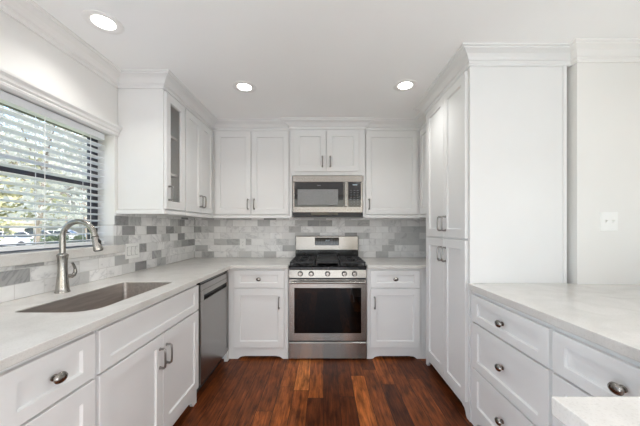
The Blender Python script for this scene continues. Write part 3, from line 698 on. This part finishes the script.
def car(label, x, y, rz, paint, s=1.0):
    t = thing('car', label, 'car', (x, y, GZ+.02), rz)
    t.scale = (s, s, s)
    lo = [(-2.25, .32), (-2.3, .62), (-2.2, .86), (-1.9, .94), (1.15, .96), (1.95, .84), (2.25, .66), (2.3, .34), (1.9, .26), (-2.0, .26)]
    bm = bmesh.new(); prism(bm, lo, -.88, .88); obj('body', bm, paint, t, bevel=.07, seg=3, smooth=True)
    def cabin(bm, pts, w0, w1):
        A = [bm.verts.new((a, -(w0 if b < 1.1 else w1), b)) for a, b in pts]; C_ = [bm.verts.new((a, (w0 if b < 1.1 else w1), b)) for a, b in pts]
        n = len(pts); bm.faces.new(A); bm.faces.new(C_[::-1])
        for i in range(n): bm.faces.new((A[i], C_[i], C_[(i+1) % n], A[(i+1) % n]))
    bm = bmesh.new(); cabin(bm, [(-1.95, .93), (-1.62, 1.42), (.35, 1.44), (1.12, .95)], .82, .64); obj('cabin_glass', bm, 'car_glass', t, bevel=.03)
    bm = bmesh.new(); cabin(bm, [(-1.66, 1.41), (-1.55, 1.48), (.25, 1.50), (.42, 1.42)], .66, .66)
    for xx in (-1.62, -.95, -.1): 
        for sgn in (-1, 1): tube(bm, [(xx-.12 if xx < -1.5 else xx, sgn*.81, .94), (xx+.02, sgn*.66, 1.43)], .035, 6)
    for sgn in (-1, 1): tube(bm, [(1.08, sgn*.80, .95), (.40, sgn*.66, 1.43)], .035, 6)
    obj('roof', bm, paint, t)
    for wx in (-1.42, 1.42):
        for sgn in (-1, 1):
            bm = bmesh.new(); cyl(bm, (wx, sgn*.70, .32), (wx, sgn*.90, .32), .33, 20); wh = obj('wheel', bm, 'rubber', t)
            bm = bmesh.new(); cyl(bm, (wx, sgn*.89, .32), (wx, sgn*.91, .32), .19, 16); obj('hubcap', bm, 'nickel', wh)
    return t
def atc(px, Y): return (px-323.5)/280*Y
car('white car nearest the window, parked in the street at far left', atc(12, 24.5), 24.5, math.radians(8), 'car_white')
car('dark car parked just beyond the white car outside', atc(36, 29), 29, math.radians(14), 'car_dark')
car('pale car farther along the street, seen right of the dark car', atc(66, 36), 36, math.radians(20), 'car_white')

def crown(seed, r, hgt, n, size, hollow=.5):
    rnd = random.Random(seed); bm = bmesh.new()
    cl = [(Vector((rnd.gauss(0, .42)*r, rnd.gauss(0, .42)*r, rnd.uniform(-.45, .5)*hgt)), rnd.uniform(.25, .5)*r) for _ in range(22)]
    for i in range(n):
        c, cr = cl[rnd.randrange(len(cl))]
        d = Vector((rnd.gauss(0, 1), rnd.gauss(0, 1), rnd.gauss(0, 1))).normalized()
        p = c + d*cr*(hollow+(1-hollow)*rnd.random()**.6)
        a = Vector((rnd.gauss(0, 1), rnd.gauss(0, 1), rnd.gauss(0, .6))).normalized(); b = a.orthogonal().normalized()
        s = size*rnd.uniform(.5, 1.2)
        v = [bm.verts.new(p+q) for q in (-a*s, b*s*.5, a*s, -b*s*.5)]; bm.faces.new(v)
    me = bpy.data.meshes.new('crown'); bm.to_mesh(me); bm.free(); return me
def tree(label, x, y, hgt, me, m, lean=0, tr=.16, group='trees outside the kitchen window', trunk_frac=.75, sc=1):
    t = thing('tree', label, 'tree', (x, y, GZ), 0, group)
    rnd = random.Random(int(x*100+y*10)); bm = bmesh.new(); th = hgt*trunk_frac
    tube(bm, [(lean*k/6+rnd.uniform(-.06, .06), lean*.3*k/6, th*k/6) for k in range(7)], [tr*(1-.09*k) for k in range(7)], 8)
    for k in range(6):
        a = rnd.uniform(0, 2*PI); z0 = th*rnd.uniform(.35, .9); u = z0/th
        L_ = rnd.uniform(.8, 1.8)
        tube(bm, [(lean*u, lean*.3*u, z0), (lean*u+math.cos(a)*L_*.6, lean*.3*u+math.sin(a)*L_*.6, z0+L_*.5), (lean*u+math.cos(a)*L_, lean*.3*u+math.sin(a)*L_, z0+L_*1.1)], [tr*.4, tr*.25, .02], 6)
    obj('trunk', bm, 'bark', t, smooth=True)
    o = bpy.data.objects.new('crown', me.copy() if m not in [mm.name if mm else '' for mm in me.materials] and len(me.materials) else me); COL.objects.link(o); o.parent = t
    if len(o.data.materials) == 0: o.data.materials.append(M[m])
    else: o.data.materials[0] = M[m]
    o.location = (lean, lean*.3, hgt*.66); o.scale = (sc, sc, sc); o.rotation_euler = (0, 0, rnd.uniform(0, 6)); return t
spr = [crown(i+30, 2.8, 5.0, 2300, .15) for i in range(2)]
cr = [crown(i+3, 3.0, 5.2, 5200, .22) for i in range(3)]
def at(px, Y): return (px-323.5)/280*Y, Y
tree('loose pale tree with a leaning trunk, close outside the window', *at(32, 10), 7.5, spr[0], 'leaf_grey', .5, .10)
tree('loose pale tree standing outside at the right side of the window', *at(90, 17.5), 10, spr[1], 'leaf_grey', -.6, .12)
tree('yellow-green tree outside at the left side of the window', *at(-4, 18), 7.0, cr[2], 'leaf_yellow', .2, .15)
for i, (px, Y, hh, m_) in enumerate(((-32, 33, 12, 0), (40, 47, 12, 2), (92, 33, 12, 0), (66, 62, 17, 0), (120, 50, 17, 0), (-70, 24, 9, 0))):
    x, y = at(px, Y)
    tree('broad tree in the dense row beyond the street outside', x, y, hh, cr[i % 3], ('leaf_grey', 'leaf_yellow', 'leaf_dark')[m_], .2, .22, 'broad trees beyond the street', sc=hh/9)
# shrubs along the street
rs = crown(40, .75, .9, 1300, .10)
for i, (px, Y) in enumerate(((56, 23), (76, 21), (44, 17), (58, 19.5), (84, 26))):
    x, y = at(px, Y)
    t = thing('shrub', 'rounded green shrub growing along the street outside', 'shrub', (x, y, GZ), 0, 'shrubs outside the window')
    o = bpy.data.objects.new('foliage', rs); COL.objects.link(o); o.parent = t; o.location = (0, 0, .65); o.rotation_euler = (0, 0, i)
    if not rs.materials: rs.materials.append(M['leaf_dark'])
    bm = bmesh.new(); tube(bm, [(0, 0, 0), (.05, 0, .5)], .05, 6); obj('stem', bm, 'bark', t)
# house across the street
hx, hy = at(8, 60)
t = thing('house', 'low beige house with a pale roof across the street outside', 'house', (hx, hy, GZ), math.radians(43))
obj('wall', B((-5, 5, 0, 7, 0, 2.7)), 'house', t)
bm = bmesh.new(); prism(bm, [(-5.5, 2.65), (5.5, 2.65), (4.6, 3.9), (-4.6, 3.9)], -.5, 7.5); obj('roof', bm, 'shingle', t)
for xx in (-3, 2.4): obj('window', B((xx, xx+1.4, -.03, .02, 1, 2.1)), 'car_glass', t)
